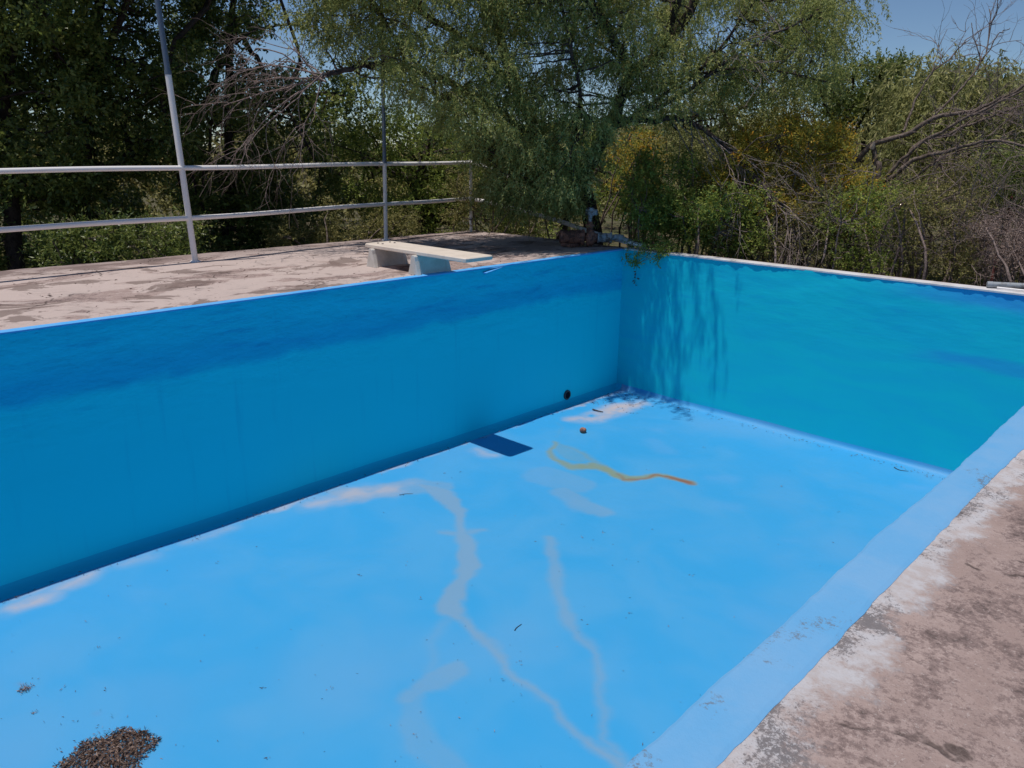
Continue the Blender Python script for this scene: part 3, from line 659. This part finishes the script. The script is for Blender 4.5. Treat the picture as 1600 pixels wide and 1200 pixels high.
# ------------------------------------------------------------------ big pepper tree
def pepper_tree():
    R = np.random.default_rng(5)
    base = at(938, 395, 13.8); base[2] = -1.2
    t = empty('pepper_tree', tuple(base), 'large pepper tree with drooping feathery foliage and a dark leaning trunk behind the pool corner', 'tree')
    limbs = []
    def limb(L, a, b, start=None):
        P = [at(x, y, d) for x, y, d in L]
        if start is not None: P = [start]+P
        Q = smooth_line(P, 7*len(P), .02, len(limbs)); limbs.append((Q, taper(len(Q), a, b))); return Q
    tr = limb([(925,345,13.6),(905,292,13.5)], .17, .13, base)
    fk = tr[-1]
    A = limb([(880,255,13.3),(845,215,13.1),(822,170,12.9),(800,120,12.8),(782,60,12.6),(770,-60,12.4),(740,-220,12.2)], .12, .05, fk)
    limb([(850,228,13.1),(785,178,12.8),(715,137,12.4),(650,109,12.0),(590,100,11.7),(540,108,11.5),(505,118,11.4)], .065, .030)
    limb([(820,160,12.9),(765,95,12.5),(705,48,12.1),(655,15,11.8),(560,-60,11.3),(450,-130,11)], .06, .03)
    limb([(725,140,12.4),(690,150,12.2),(660,135,12.1),(620,125,12.0),(560,118,11.9)], .025, .012)
    Bm = limb([(925,250,13.3),(945,215,13.2),(965,170,13.1),(985,118,13.0),(1035,75,12.8),(1075,20,12.6),(1110,-50,12.4),(1130,-160,12)], .12, .05, fk)
    limb([(985,118,13.0),(960,60,12.4),(900,-30,11.6),(880,-140,11.0)], .07, .035)
    limb([(1035,75,12.8),(1080,-60,11.8),(1100,-160,11.0),(1090,-260,10.6)], .06, .03)
    c1 = limb([(950,205,13.2),(1000,180,13.0),(1060,150,12.8),(1120,108,12.6),(1180,70,12.4),(1250,32,12.2)], .04, .014)
    c2 = limb([(965,185,13.1),(1010,190,13.0),(1060,185,12.9),(1105,205,12.7),(1150,245,12.5),(1195,295,12.3),(1235,335,12.1)], .05, .02)
    limb([(975,150,13.1),(1050,130,12.9),(1130,107,12.7),(1215,110,12.5),(1290,130,12.4)], .03, .010)
    limb([(960,200,13.2),(1035,150,12.9),(1100,105,12.8),(1165,20,12.6),(1200,-30,12.5)], .035, .012)
    limb([(905,292,13.5),(850,255,13.0),(790,250,12.7),(755,235,12.4)], .04, .02)
    limb([(880,260,13.3),(900,200,12.6),(905,150,12.0),(890,60,11.6),(860,-80,11.2)], .04, .02)
    limb([(640,107,12.0),(600,30,11.6),(560,-40,11.3),(520,-140,11.1)], .03, .015)
    limb([(782,60,12.6),(720,-40,11.6),(650,-120,10.8),(600,-200,10.4)], .05, .025)
    V, F = tubes(limbs, 9); mesh_np('trunk', V, F, M_bark, t, True)
    # bare dead branches at the end of the long left arch, and the dead brush hanging on the right
    dead = []; tip = at(505, 118, 11.4)
    for (tx, ty, td) in [(440,150,11.5),(430,95,11.6),(400,75,11.8),(420,190,11.3),(380,230,11.4),(450,60,11.6),(400,130,11.9),(470,200,11.3),(360,110,11.6),(350,165,11.9)]:
        P = smooth_line([tip+R.normal(size=3)*.04, (tip+at(tx, ty, td))/2+np.array([0, 0, .08])+R.normal(size=3)*.05, at(tx, ty, td)], 10, .02, int(tx)); dead.append((P, taper(10, .012, .006)))
        for k in range(4):
            i = int(R.integers(4, 10)); d = unit(P[i]-P[i-2]+R.normal(size=3)*.10+np.array([0, 0, -.05]))
            twig_fan(dead, P[i], d, R.uniform(.45, .85), .0065, 2, R, .45, 3, .05)
    V, F = tubes(dead, 4); mesh_np('dead_branch', V, F, M_twig, t)
    tw = []
    for Q in (c2[14:],):
        for k in range(30):
            i = int(R.integers(0, len(Q))); s = Q[i]; d = unit(at(1190, 330, 12.0)-at(1090, 215, 12.6)+R.normal(size=3)*.35+np.array([0, 0, -.35]))
            twig_fan(tw, s, d, R.uniform(.5, 1.0), .009, 2, R, .4, 3, .08)
    for k in range(24):
        Q = c1; i = int(R.integers(8, len(Q))); d = unit(Q[-1]-Q[-6]+R.normal(size=3)*.3); twig_fan(tw, Q[i], d, R.uniform(.4, .8), .007, 1, R, .4, 3, .0)
    V, F = tubes(tw, 4); mesh_np('dead_branch', V, F, M_twig2, t)
    # foliage
    cen, rad, depthm = [], [], []
    def inside(x, y):
        if x < 430 or x > 1335: return 0
        lo = np.interp(x, [430,480,560,620,700,760,830,880,930,960,1010,1080,1160,1240,1300,1335], [70,120,60,150,200,250,325,325,270,190,180,215,190,170,140,60])
        if y > lo: return 0
        for gx, gy, g in ((675,50,26),(860,95,22),(975,80,20),(1120,45,30),(1150,185,16),(545,130,26),(690,120,14),(1085,150,24),(930,130,18),(1190,30,16)):
            if math.hypot(x-gx, y-gy) < g*1.15: return 0
        return 1
    for x in range(430, 1345, 30):
        for y in range(-60, 330, 30):
            for rep in range(2 + (R.random() < .5)):
                xx, yy = x+R.uniform(-16, 16), y+R.uniform(-16, 16)
                if (xx > 1000 and yy < -25) or R.random() < .12 or not inside(xx, yy): continue
                d0 = np.interp(xx, [430, 620, 800, 1000, 1100, 1335], [11.3, 11.9, 12.4, 12.9, 13.5, 13.4]); cen.append(at(xx, yy-12, d0+R.uniform(-1.3, 1.1))); rad.append(R.uniform(.18, .32))
    for k in range(52):
        xx = R.uniform(760, 905); cen.append(at(xx, R.uniform(225, 335), R.uniform(12.3, 13.2))); rad.append(.16)
    n_vis = len(cen)
    for k in range(75):           # crown above the picture, reaching over the pool corner and the deck
        xx = R.uniform(420, 960); yy = R.uniform(-420, -60); dd = R.uniform(10.3, 13.6); p = at(xx, yy, dd); cen.append(p); rad.append(.35)
    for k in range(38):            # sprays over the corner of the pool
        cen.append(np.array([R.uniform(-1.2, 1.25), R.uniform(-1.6, -.7), R.uniform(3.7, 4.9)])); rad.append(.2)
    def keep(c):                   # nothing hangs where the pool and its far wall stand in full sun
        s = max(0, -c[1])/.243; z = c[2]-s
        if c[0] > .98 and c[1] < -.02 and z < .4: return False
        if c[0] > -.35 and c[1] < -.02 and z < -2.0: return False
        if c[1] < -3.0+.243*c[2]*-1+.25 and c[0] > -4.2: return False
        return True
    idx = [i for i, c in enumerate(cen) if keep(c)]; n_vis = sum(i < n_vis for i in idx); cen = [cen[i] for i in idx]; rad = [rad[i] for i in idx]
    (lf, P1s) = strands(cen[:n_vis], rad[:n_vis], 26, .12, .42, R, 12, (.035, .07), .0125, .85, 2, .6)
    (lf2, P2s) = strands(cen[n_vis:], rad[n_vis:], 13, .4, 1.1, R, 14, (.07, .11), .018)
    lit_mesh('foliage', [lf, lf2], M_pepper, t)
    tw = []
    for c in cen:
        p, r = nearest(limbs, c, R); tw.append(branch_between(p, c, min(r*.6, .018), .005, 9, .10, -.08, int(abs(c[0])*1000) % 9999))
    for P in list(P1s[::9])+list(P2s[::14]): tw.append((P[::3], np.full(len(P[::3]), .0035)))
    V, F = tubes(tw, 4); mesh_np('twigs', V, F, M_bark, t)
pepper_tree()

# ------------------------------------------------------------------ leafy trees
def leafy_tree(name, label, cat, trunk_px, dist, regions, m, R, ll=.085, lw=.042, per=520, group=None, trunk_r=.12, ground=-1.3, cr=(.35, .6), bark=M_bark, droop=.2, extra=None, dense=1.5, hang=None):
    """regions: (x0,y0,x1,y1,d0,d1,n) crown volumes given where they stand"""
    base = at(trunk_px[0], trunk_px[1], dist); base[2] = ground
    t = empty(name, tuple(base), label, cat, group)
    cen, rad = [], []
    for x0, y0, x1, y1, d0, d1, n in regions:
        for k in range(int(n*dense)):
            cen.append(at(R.uniform(x0, x1), R.uniform(y0, y1), R.uniform(d0, d1))); rad.append(R.uniform(*cr))
    cen = np.array(cen); cc = cen.mean(0); top = np.array([cc[0], cc[1], np.percentile(cen[:, 2], 80)])
    lines = []
    tr = smooth_line([base, base*.6+top*.4+R.normal(size=3)*.12, base*.25+top*.75+R.normal(size=3)*.2, top], 18, .03, int(dist*10)); lines.append((tr, taper(18, trunk_r, trunk_r*.3)))
    for k in range(7):
        i = int(R.integers(5, 17)); c = cen[int(R.integers(len(cen)))]; lines.append(branch_between(tr[i], c, trunk_r*.45, .02, 10, .12, 0, k))
    big = list(lines)
    for c in cen:
        p, r = nearest(big, c, R); lines.append(branch_between(p, c, min(.6*r, .03), .008, 7, .10, 0, int(abs(c[0]*977)) % 9999))
    V, F = tubes(lines, 6); mesh_np('trunk', V, F, bark, t, True)
    if hang: lf, _ = strands(cen, rad, hang, .3, .8, R, 10, (.08, .14), .024)
    else: lf = blobs(cen, rad, per, ll, lw, R, droop, .35)
    lit_mesh('crown', [lf], m, t); return t
G1 = 'dark leafy trees beyond the far deck'
R = np.random.default_rng(21)
leafy_tree('leafy_tree', 'dark leafy tree at the far left edge with a thick trunk rising past both rails', 'tree', (12,400), 15.0,
    [(-160,-330,150,60,13.6,17,55),(-140,40,140,300,14,17.5,36),(-120,280,150,420,14.5,17,14)], M_dark, R, group=G1, trunk_r=.16)
leafy_tree('leafy_tree', 'dark leafy tree left of the tall white-based pole, second from the left edge', 'tree', (112,420), 15.8,
    [(90,-330,330,60,14,17.5,50),(90,40,300,260,14.5,18,34),(60,270,210,420,15.2,17.5,14)], M_dark, R, group=G1, trunk_r=.17)
leafy_tree('leafy_tree', 'dark leafy tree behind the tall white-based pole and the bare twigs', 'tree', (345,400), 17.2,
    [(260,-330,540,30,15,19,30),(270,20,500,110,16,20,10),(300,110,560,330,15.5,19,40),(300,300,520,400,16,18.5,22)], M_dark, R, group=G1, trunk_r=.13)
leafy_tree('leafy_tree', 'dark leafy tree filling the gap behind the second pole, under the arched branch', 'tree', (660,380), 17.0,
    [(520,170,800,330,15.5,19,46),(560,300,860,390,15.5,18.5,30)], M_green, R, group=G1, trunk_r=.22, ll=.06, lw=.026)

# shrubs -------------------------------------------------------------
def shrub(name, label, cat, regions, m, R, base_px, dist, ll=.045, lw=.02, per=260, cr=(.22, .38), group=None, bark=M_dead, stems=14, ground=-1.25, droop=0, twigs=0, tm=None, shell=.35):
    base = at(base_px[0], base_px[1], dist); base[2] = ground; t = empty(name, tuple(base), label, cat, group)
    cen, rad = [], []
    for x0, y0, x1, y1, d0, d1, n in regions:
        for k in range(n): 
            c = at(R.uniform(x0, x1), R.uniform(y0, y1), R.uniform(d0, d1)); cen.append(c); rad.append(R.uniform(*cr))
    cen = np.array(cen); lines = []
    for k in range(stems):
        c = cen[int(R.integers(len(cen)))]; b = base+np.array([c[0]-base[0], c[1]-base[1], 0])*.35+R.normal(size=3)*np.array([.15, .15, 0]); lines.append(branch_between(b, c, .03, .010, 10, .1, 0, k))
    big = list(lines)
    for c in cen: p, r = nearest(big, c, R); lines.append(branch_between(p, c, .012, .005, 7, .12, 0, int(abs(c[0]*977)) % 9999))
    for k in range(twigs):
        c = cen[int(R.integers(len(cen)))]+R.normal(size=3)*.15; twig_fan(lines, c, R.normal(size=3)+np.array([0, 0, .5]), R.uniform(.35, .7), .006, 2, R, .6, 3, 0)
    V, F = tubes(lines, 4); mesh_np('stems', V, F, bark, t)
    if per: lit_mesh('foliage', [blobs(cen, rad, per, ll, lw, R, droop, shell, .85)], m, t)
    return t
R = np.random.default_rng(33)
shrub('green_shrub', 'bright green leafy shrub spilling over the end wall beside the pump', 'shrub',
      [(985,245,1170,340,12.5,13.6,56),(1000,300,1100,388,12.15,12.9,44),(1090,300,1190,395,11.8,12.6,36)], M_green, R, (1060,400), 12.9, per=300, cr=(.16,.30))
shrub('yellow_shrub', 'tall shrub covered in yellow and orange leaves right of the pepper tree', 'shrub',
      [(1150,200,1320,345,12.2,14.0,90),(1235,175,1270,220,12.8,13.6,7),(1100,240,1180,330,12.4,13.6,22),(1290,260,1360,360,12,13.2,16)], M_yellow, R, (1240,380), 14.2, per=330, ll=.04, cr=(.16,.30))
shrub('yellow_shrub', 'small yellowing shrub glimpsed between the two trunk forks of the pepper tree', 'shrub',
      [(940,215,1030,300,14.6,15.8,16)], M_yellow, R, (980,380), 15.2, per=260, ll=.04, cr=(.18,.28))
shrub('scrub_bush', 'tangled grey twiggy bush hugging the middle of the white coping', 'shrub',
      [(1130,300,1310,405,11.9,13.3,80)], M_scrub, R, (1220,410), 12.4, per=230, ll=.038, cr=(.16,.30), twigs=85, bark=M_twig2)
shrub('scrub_bush', 'olive green scrub bush with bare stems, beneath the fallen branches', 'shrub',
      [(1290,300,1420,425,11.4,13.2,58),(1280,280,1440,340,13,14.5,30)], M_green, R, (1350,430), 12.2, per=230, ll=.035, lw=.017, cr=(.18,.3), twigs=50, bark=M_twig)
shrub('scrub_bush', 'dark scrub bush between the olive bush and the pink dry bush', 'shrub',
      [(1400,290,1530,430,11.6,13.2,60),(1400,255,1560,330,12.8,14.2,26)], M_scrub, R, (1460,440), 12.2, per=230, ll=.035, lw=.017, cr=(.2,.32), twigs=45, bark=M_twig)
shrub('dry_bush', 'pale pinkish dry bush at the right edge above the grey pipe', 'shrub',
      [(1505,350,1640,420,11.3,12.6,50),(1560,335,1680,380,11.8,12.8,18)], M_pink, R, (1580,450), 11.9, per=420, ll=.022, lw=.010, cr=(.14,.24), twigs=90, bark=M_twig)
shrub('dark_bush', 'very dark green bush at the right edge behind the red post', 'shrub',
      [(1530,235,1700,350,13.2,14.8,50)], M_dark, R, (1600,400), 14.0, per=330, ll=.05, cr=(.22,.36))
shrub('low_bush', 'low dark bush tucked behind the deck beside the second pole', 'shrub',
      [(430,330,640,385,14.2,15.5,34)], M_scrub, R, (540,400), 14.8, per=260, ll=.05, cr=(.2,.34))
shrub('low_bush', 'low bluish green bush under the lower rail left of the first pole', 'shrub',
      [(60,355,300,410,12.6,14,34)], M_dark, R, (180,420), 13.2, per=300, ll=.07, lw=.022, cr=(.2,.34))
shrub('low_bush', 'low yellowish green bush behind the hanging foliage near the railing corner', 'shrub',
      [(700,240,850,375,14.2,15.6,50)], M_scrub, R, (770,390), 14.8, per=260, ll=.04, cr=(.2,.34))

# broken tree ----------------------------------------------------------
def fallen():
    R = np.random.default_rng(8); base = at(1372, 300, 13.4); base[2] = -1.2
    t = empty('broken_tree', tuple(base), 'broken bare tree with branches leaning up to the right from a split trunk', 'tree'); L = []
    def li(P, a, b, wob=.015):
        Q = smooth_line([at(*p) for p in P], 7*len(P), wob, len(L)); L.append((Q, taper(len(Q), a, b))); return Q
    tr = smooth_line([base, at(1372, 280, 13.4), at(1368, 255, 13.4), at(1364, 225, 13.4)], 16, .01, 2); L.append((tr, taper(16, .05, .035)))
    q = []
    q.append(li([(1325,270,13.5),(1362,228,13.4),(1420,208,13.3),(1460,183,13.2),(1520,172,13.1),(1570,150,13),(1640,110,12.9)], .045, .018))
    q.append(li([(1375,290,13.2),(1405,255,13.1),(1440,225,13.0),(1500,190,12.9),(1560,160,12.8),(1640,120,12.6)], .03, .012))
    q.append(li([(1380,285,13.3),(1410,262,13.2),(1435,225,13.2),(1490,205,13.3),(1540,185,13.3),(1640,150,13.2)], .035, .012))
    q.append(li([(1405,268,13.0),(1430,248,12.9),(1470,238,12.8),(1520,225,12.7),(1560,220,12.6),(1640,240,12.4)], .035, .014))
    q.append(li([(1370,300,13.2),(1430,275,13.0),(1470,248,12.9),(1510,232,12.9),(1580,215,12.8)], .02, .008))
    q.append(li([(1410,205,13.4),(1430,160,13.6),(1455,115,13.7),(1480,95,13.8),(1510,60,13.9)], .02, .006))
    q.append(li([(1450,190,13.3),(1500,140,13.6),(1535,95,13.8),(1545,60,13.9),(1548,12,14)], .018, .006))
    q.append(li([(1535,95,13.8),(1560,55,13.9),(1575,45,14)], .01, .005)); q.append(li([(1533,95,13.8),(1522,60,13.9),(1519,35,14)], .009, .005))
    q.append(li([(1310,246,13.4),(1335,246,13.4),(1340,225,13.5),(1364,228,13.4)], .014, .012)); q.append(li([(1340,228,13.5),(1335,205,13.5),(1340,190,13.6)], .01, .006))
    V, F = tubes(L, 7); mesh_np('trunk', V, F, M_dead, t, True)
    tw = []
    for k, Q in enumerate(q[:7]):
        for j in range(15 if k < 5 else 7):
            i = int(R.integers(len(Q)//3, len(Q))); d = unit(Q[min(i+1, len(Q)-1)]-Q[max(i-2, 0)]+R.normal(size=3)*.12+np.array([0, 0, .03])); twig_fan(tw, Q[i], d, R.uniform(.25, .7), .007, 2, R, .5, 3, 0)
    V, F = tubes(tw, 4); mesh_np('twigs', V, F, M_twig, t)
    a = at(1362, 232, 13.37); b = at(1366, 221, 13.33); V, F = tubes([(np.array([a, (a+b)/2, b]), [.036, .034, .012])], 7); mesh_np('broken_stub', V, F, M_cut, t)
fallen()

# trees on the right skyline -------------------------------------------
R = np.random.default_rng(44); G2 = 'pale trees on the right skyline'
leafy_tree('olive_tree', 'pale olive drooping tree behind the upper twigs of the broken tree', 'tree', (1500,300), 17, [(1420,110,1580,210,15.5,18.5,46),(1400,200,1600,260,15,18,30)], M_olive, R, per=260, ll=.09, lw=.03, group=G2, cr=(.35,.6), hang=30)
leafy_tree('olive_tree', 'pale olive tree left of the broken stub, low on the skyline', 'tree', (1400,300), 23, [(1395,140,1460,220,21,25,26),(1330,200,1460,260,21,25,20)], M_olive, R, per=260, ll=.09, lw=.03, group=G2, cr=(.35,.55), hang=26)
leafy_tree('olive_tree', 'pale olive tree cut by the right edge of the picture', 'tree', (1620,300), 20, [(1560,120,1720,260,18,22,46)], M_olive, R, per=260, ll=.08, lw=.028, group=G2, cr=(.35,.55), hang=26)
leafy_tree('mesquite_tree', 'dark airy tree with a ragged crown at the left end of the open sky', 'tree', (1350,230), 19, [(1300,98,1345,200,18,20,22),(1255,120,1320,230,18,21,26)], M_dark, R, per=170, ll=.07, lw=.028, cr=(.22,.38), trunk_r=.09)
leafy_tree('mesquite_tree', 'dark forked tree with its crown pointing up right into the open sky', 'tree', (1372,230), 18.4, [(1345,100,1400,175,17.6,19,26),(1395,90,1418,110,18,18.6,5)], M_dark, R, per=170, ll=.07, lw=.028, cr=(.2,.36), trunk_r=.08)
leafy_tree('leafy_tree', 'greyish tree seen through the dead branches right of the pepper trunk', 'tree', (1120,300), 19, [(1040,130,1270,270,17.5,21,62)], M_olive, R, per=240, ll=.07, lw=.03, cr=(.3,.5))
leafy_tree('leafy_tree', 'green tree seen through the pepper tree right behind its forked trunk', 'tree', (860,330), 18.5, [(740,180,1010,330,17.5,20.5,70)], M_green, R, per=260, ll=.06, lw=.028, cr=(.3,.5))
# far wood behind everything
def far_wood():
    R = np.random.default_rng(3); cen, rad = [], []
    for k in range(560):
        x = R.uniform(-250, 1800); y = R.uniform(215, 330) if x > 250 else R.uniform(190, 330); cen.append(at(x, y, R.uniform(24, 42))); rad.append(R.uniform(.7, 1.3))
    tag(lit_mesh('distant_woods', [blobs(np.array(cen), rad, 210, .20, .10, R, .1, .3)], M_scrub, None), 'dense distant woodland filling the gaps between the nearer trees', None, None, 'stuff')
    cen, rad = [], []
    for k in range(330):
        x = R.uniform(-150, 1750); d = R.uniform(14, 19); p = at(x, 330, d); p[2] = -1.1+R.uniform(0, .5); cen.append(p); rad.append(R.uniform(.3, .6))
    for k in range(90):
        x = R.uniform(990, 1700); p = at(x, 420, np.interp(x, [990, 1700], [13.2, 11.4])+R.uniform(.2, 1)); p[2] = -1.0+R.uniform(0, .5); cen.append(p); rad.append(R.uniform(.2, .35))
    tag(lit_mesh('undergrowth', [blobs(np.array(cen), rad, 230, .06, .02, R, .0, .3)], M_scrub, None), 'dry tangled undergrowth on the ground below the trees', None, None, 'stuff')
far_wood()
# spray hanging over the end wall
def hanging():
    R = np.random.default_rng(9); b = np.array([.22, .12, .05]); t = empty('hanging_vine', tuple(b), 'leafy sprig hanging over the end wall just right of the pool corner', 'plant')
    L = []; cen, rad = [], []
    for k in range(9):
        x = .12+.75*R.random(); e = np.array([x, -.05-.06*R.random(), -.02-.10*R.random() if k > 2 else -.20]); 
        if k <= 2: e[0] = .27+.04*k
        L.append((smooth_line([(x, .3, .12), (x, .05, .10), (x, -.06, .03), tuple(e)], 10, .008, k), taper(10, .006, .003))); cen.append(e+[0, 0, .03]); rad.append(.05); cen.append([x, .0, .07]); rad.append(.07); cen.append([x, .12, .10]); rad.append(.1)
    V, F = tubes(L, 4); mesh_np('stems', V, F, M_dead, t); lit_mesh('foliage', [blobs(np.array(cen), rad, 70, .035, .018, R, .5, .2)], M_green, t)
    p = np.array([.27, -.03, -.44]); V, F, T = leaf_mesh(p+R.normal(size=(9, 3))*np.array([.02, .01, .05]), unit(R.normal(size=(9, 3))+np.array([0, 0, -1.5])), .05, .025, R)
    L2 = [(smooth_line([(.3, -.03, -.15), (.285, -.035, -.3), (.27, -.03, -.44)], 6, .005, 4), np.full(6, .002))]
    V2, F2 = tubes(L2, 4); mesh_np('stems', V2, F2, M_dead, t)
    mesh_np('dead_leaves', V, F, M_litter, t, False, dict(tint=T*.2))
hanging()

# ------------------------------------------------------------------ litter on the pool floor
def litter():
    R = np.random.default_rng(12); zf = -DEP+.004
    poly = [on_z(x, y, -DEP)[:2] for x, y in [(85,1200),(115,1178),(128,1162),(165,1155),(185,1140),(215,1142),(249,1156),(243,1168),(225,1180),(215,1200),(190,1225),(150,1250),(90,1240)]]
    P = np.array(poly); mn, mx = P.min(0), P.max(0); pts = []
    def inp(x, y):
        c = False
        for i in range(len(P)):
            a, b = P[i], P[i-1]
            if (a[1] > y) != (b[1] > y) and x < (b[0]-a[0])*(y-a[1])/(b[1]-a[1])+a[0]: c = not c
        return c
    while len(pts) < 4600:
        x, y = R.uniform(mn, mx)
        if inp(x, y): pts.append((x, y))
    pts = np.array(pts)+R.normal(size=(4600, 2))*.010; cc = P.mean(0); h = np.clip(1-np.linalg.norm((pts-cc)/((mx-mn)*.5), axis=1), 0, 1)*.035
    C = np.concatenate([pts, (zf+.004+h*R.random(4600))[:, None]], 1); D = unit(R.normal(size=(4600, 3))*np.array([1, 1, .35]))
    a = leaf_mesh(C, D, R.uniform(.008, .045, 4600), R.uniform(.003, .015, 4600), R)
    tag(mesh_np('leaf_pile', a[0], a[1], M_litter, None, False, dict(tint=a[2])), 'matted pile of brown dead leaves on the near left pool floor', None, None, 'stuff')
    S = []
    def scat(px, py, n, s):
        p = on_z(px, py, -DEP); c = np.stack([p[0]+R.normal(size=n)*s, p[1]+R.normal(size=n)*s*.8, np.full(n, zf+.003)], -1)
        S.append(leaf_mesh(c, unit(R.normal(size=(n, 3))*np.array([1, 1, .15])), R.uniform(.010, .03, n), R.uniform(.002, .007, n), R))
    scat(38,1078,90,.022); scat(52,1115,18,.012); scat(45,1072,20,.03); scat(165,1170,220,.09); scat(175,1165,70,.15)
    for x, y in [(202,917),(164,1078),(150,1012),(98,1078),(410,1076),(517,1076),(420,1184),(632,774),(682,757),(880,821),(910,840),(942,833),(985,957),(789,1065),(813,1036),(658,936),(1005,640),(1050,632),(1065,846),(305,843),(697,740),(720,738),(1012,735),(1100,700),(1310,800),(340,880),(560,900),(650,1150),(1080,900),(1220,760),(1340,740)]: scat(x, y, 4, .012)
    for k in range(150): scat(R.uniform(0, 1350), R.uniform(680, 1200), 1, .01)
    for k in range(120):
        y = R.uniform(-9, -.2); c = np.array([[.10+abs(R.normal())*.05, y, zf+.006]]); S.append(leaf_mesh(c, unit(R.normal(size=(1, 3))*np.array([1, 1, .1])), R.uniform(.02, .05), .008, R))
    for k in range(170):
        x = 6.0*R.random(); c = np.array([[x, -.10-abs(R.normal())*.06, zf+.008]]); S.append(leaf_mesh(c, unit(R.normal(size=(1, 3))*np.array([1, 1, .1])), R.uniform(.02, .05), .007, R))
    for k in range(60):
        c = np.array([[R.uniform(.1, 1.0), R.uniform(-.9, -.1), zf+.004]]); S.append(leaf_mesh(c, unit(R.normal(size=(1, 3))*np.array([1, 1, .1])), R.uniform(.02, .05), .008, R))
    V, F, T = merge([s for s in S if s[0][:, 0].min() > .02 and s[0][:, 0].max() < W-.02 and s[0][:, 1].max() < -.02])
    tag(mesh_np('leaf_litter', V, F, M_litter, None, False, dict(tint=T)), 'scattered tiny dead leaves and crumbs over the blue pool floor', None, None, 'stuff')
    for L, r, lb in (([(804,986),(809,980),(815,976)], .004, 'thin dark curved twig in the middle of the blue floor'),
                     ([(926,641),(933,643),(942,645)], .012, 'short black stick near the shaded pool corner'),
                     ([(1397,731),(1405,735),(1419,737)], .005, 'thin curved twig on the floor near the foot of the end wall'),
                     ([(624,774),(635,772),(645,772)], .003, 'pale thin twig near the grey stain left of the board shadow')):
        Q = [on_z(x, y, -DEP)+np.array([0, 0, r+.004]) for x, y in L]; V, F = tubes([(smooth_line(Q, 8, .003, 3), taper(8, r, r*.5))], 6)
        tag(mesh_np('twig', V, F, M_bark, None, True), lb, 'twig')
    p = on_z(911, 676, -DEP); m = MB(); V = []
    for i in range(7):
        th = math.pi*i/6
        for j in range(10):
            ph = 2*math.pi*j/10; k = 1+.25*mnoise.noise(Vector((math.cos(ph)*2, math.sin(ph)*2, th)))
            V.append((p[0]+.05*math.sin(th)*math.cos(ph)*k, p[1]+.045*math.sin(th)*math.sin(ph)*k, -DEP+.035+.04*math.cos(th)*k))
    F = [(i*10+j, (i+1)*10+j, (i+1)*10+(j+1) % 10, i*10+(j+1) % 10) for i in range(6) for j in range(10)]
    tag(m.add(V, F).build('stone', M_rust, None, True), 'small brown stone lying alone on the floor near the pool corner', 'stone')
    # leaves and grit on the far deck
    n = 420; c = np.stack([R.uniform(-3.5, -.05, n), R.uniform(-9, .1, n), np.full(n, .012)], -1); a = leaf_mesh(c, unit(R.normal(size=(n, 3))*np.array([1, 1, .15])), R.uniform(.015, .05, n), R.uniform(.004, .012, n), R)
    tag(mesh_np('leaf_litter', a[0], a[1], M_litter, None, False, dict(tint=a[2])), 'sparse dead leaves strewn on the far concrete deck', None, None, 'stuff')
litter()
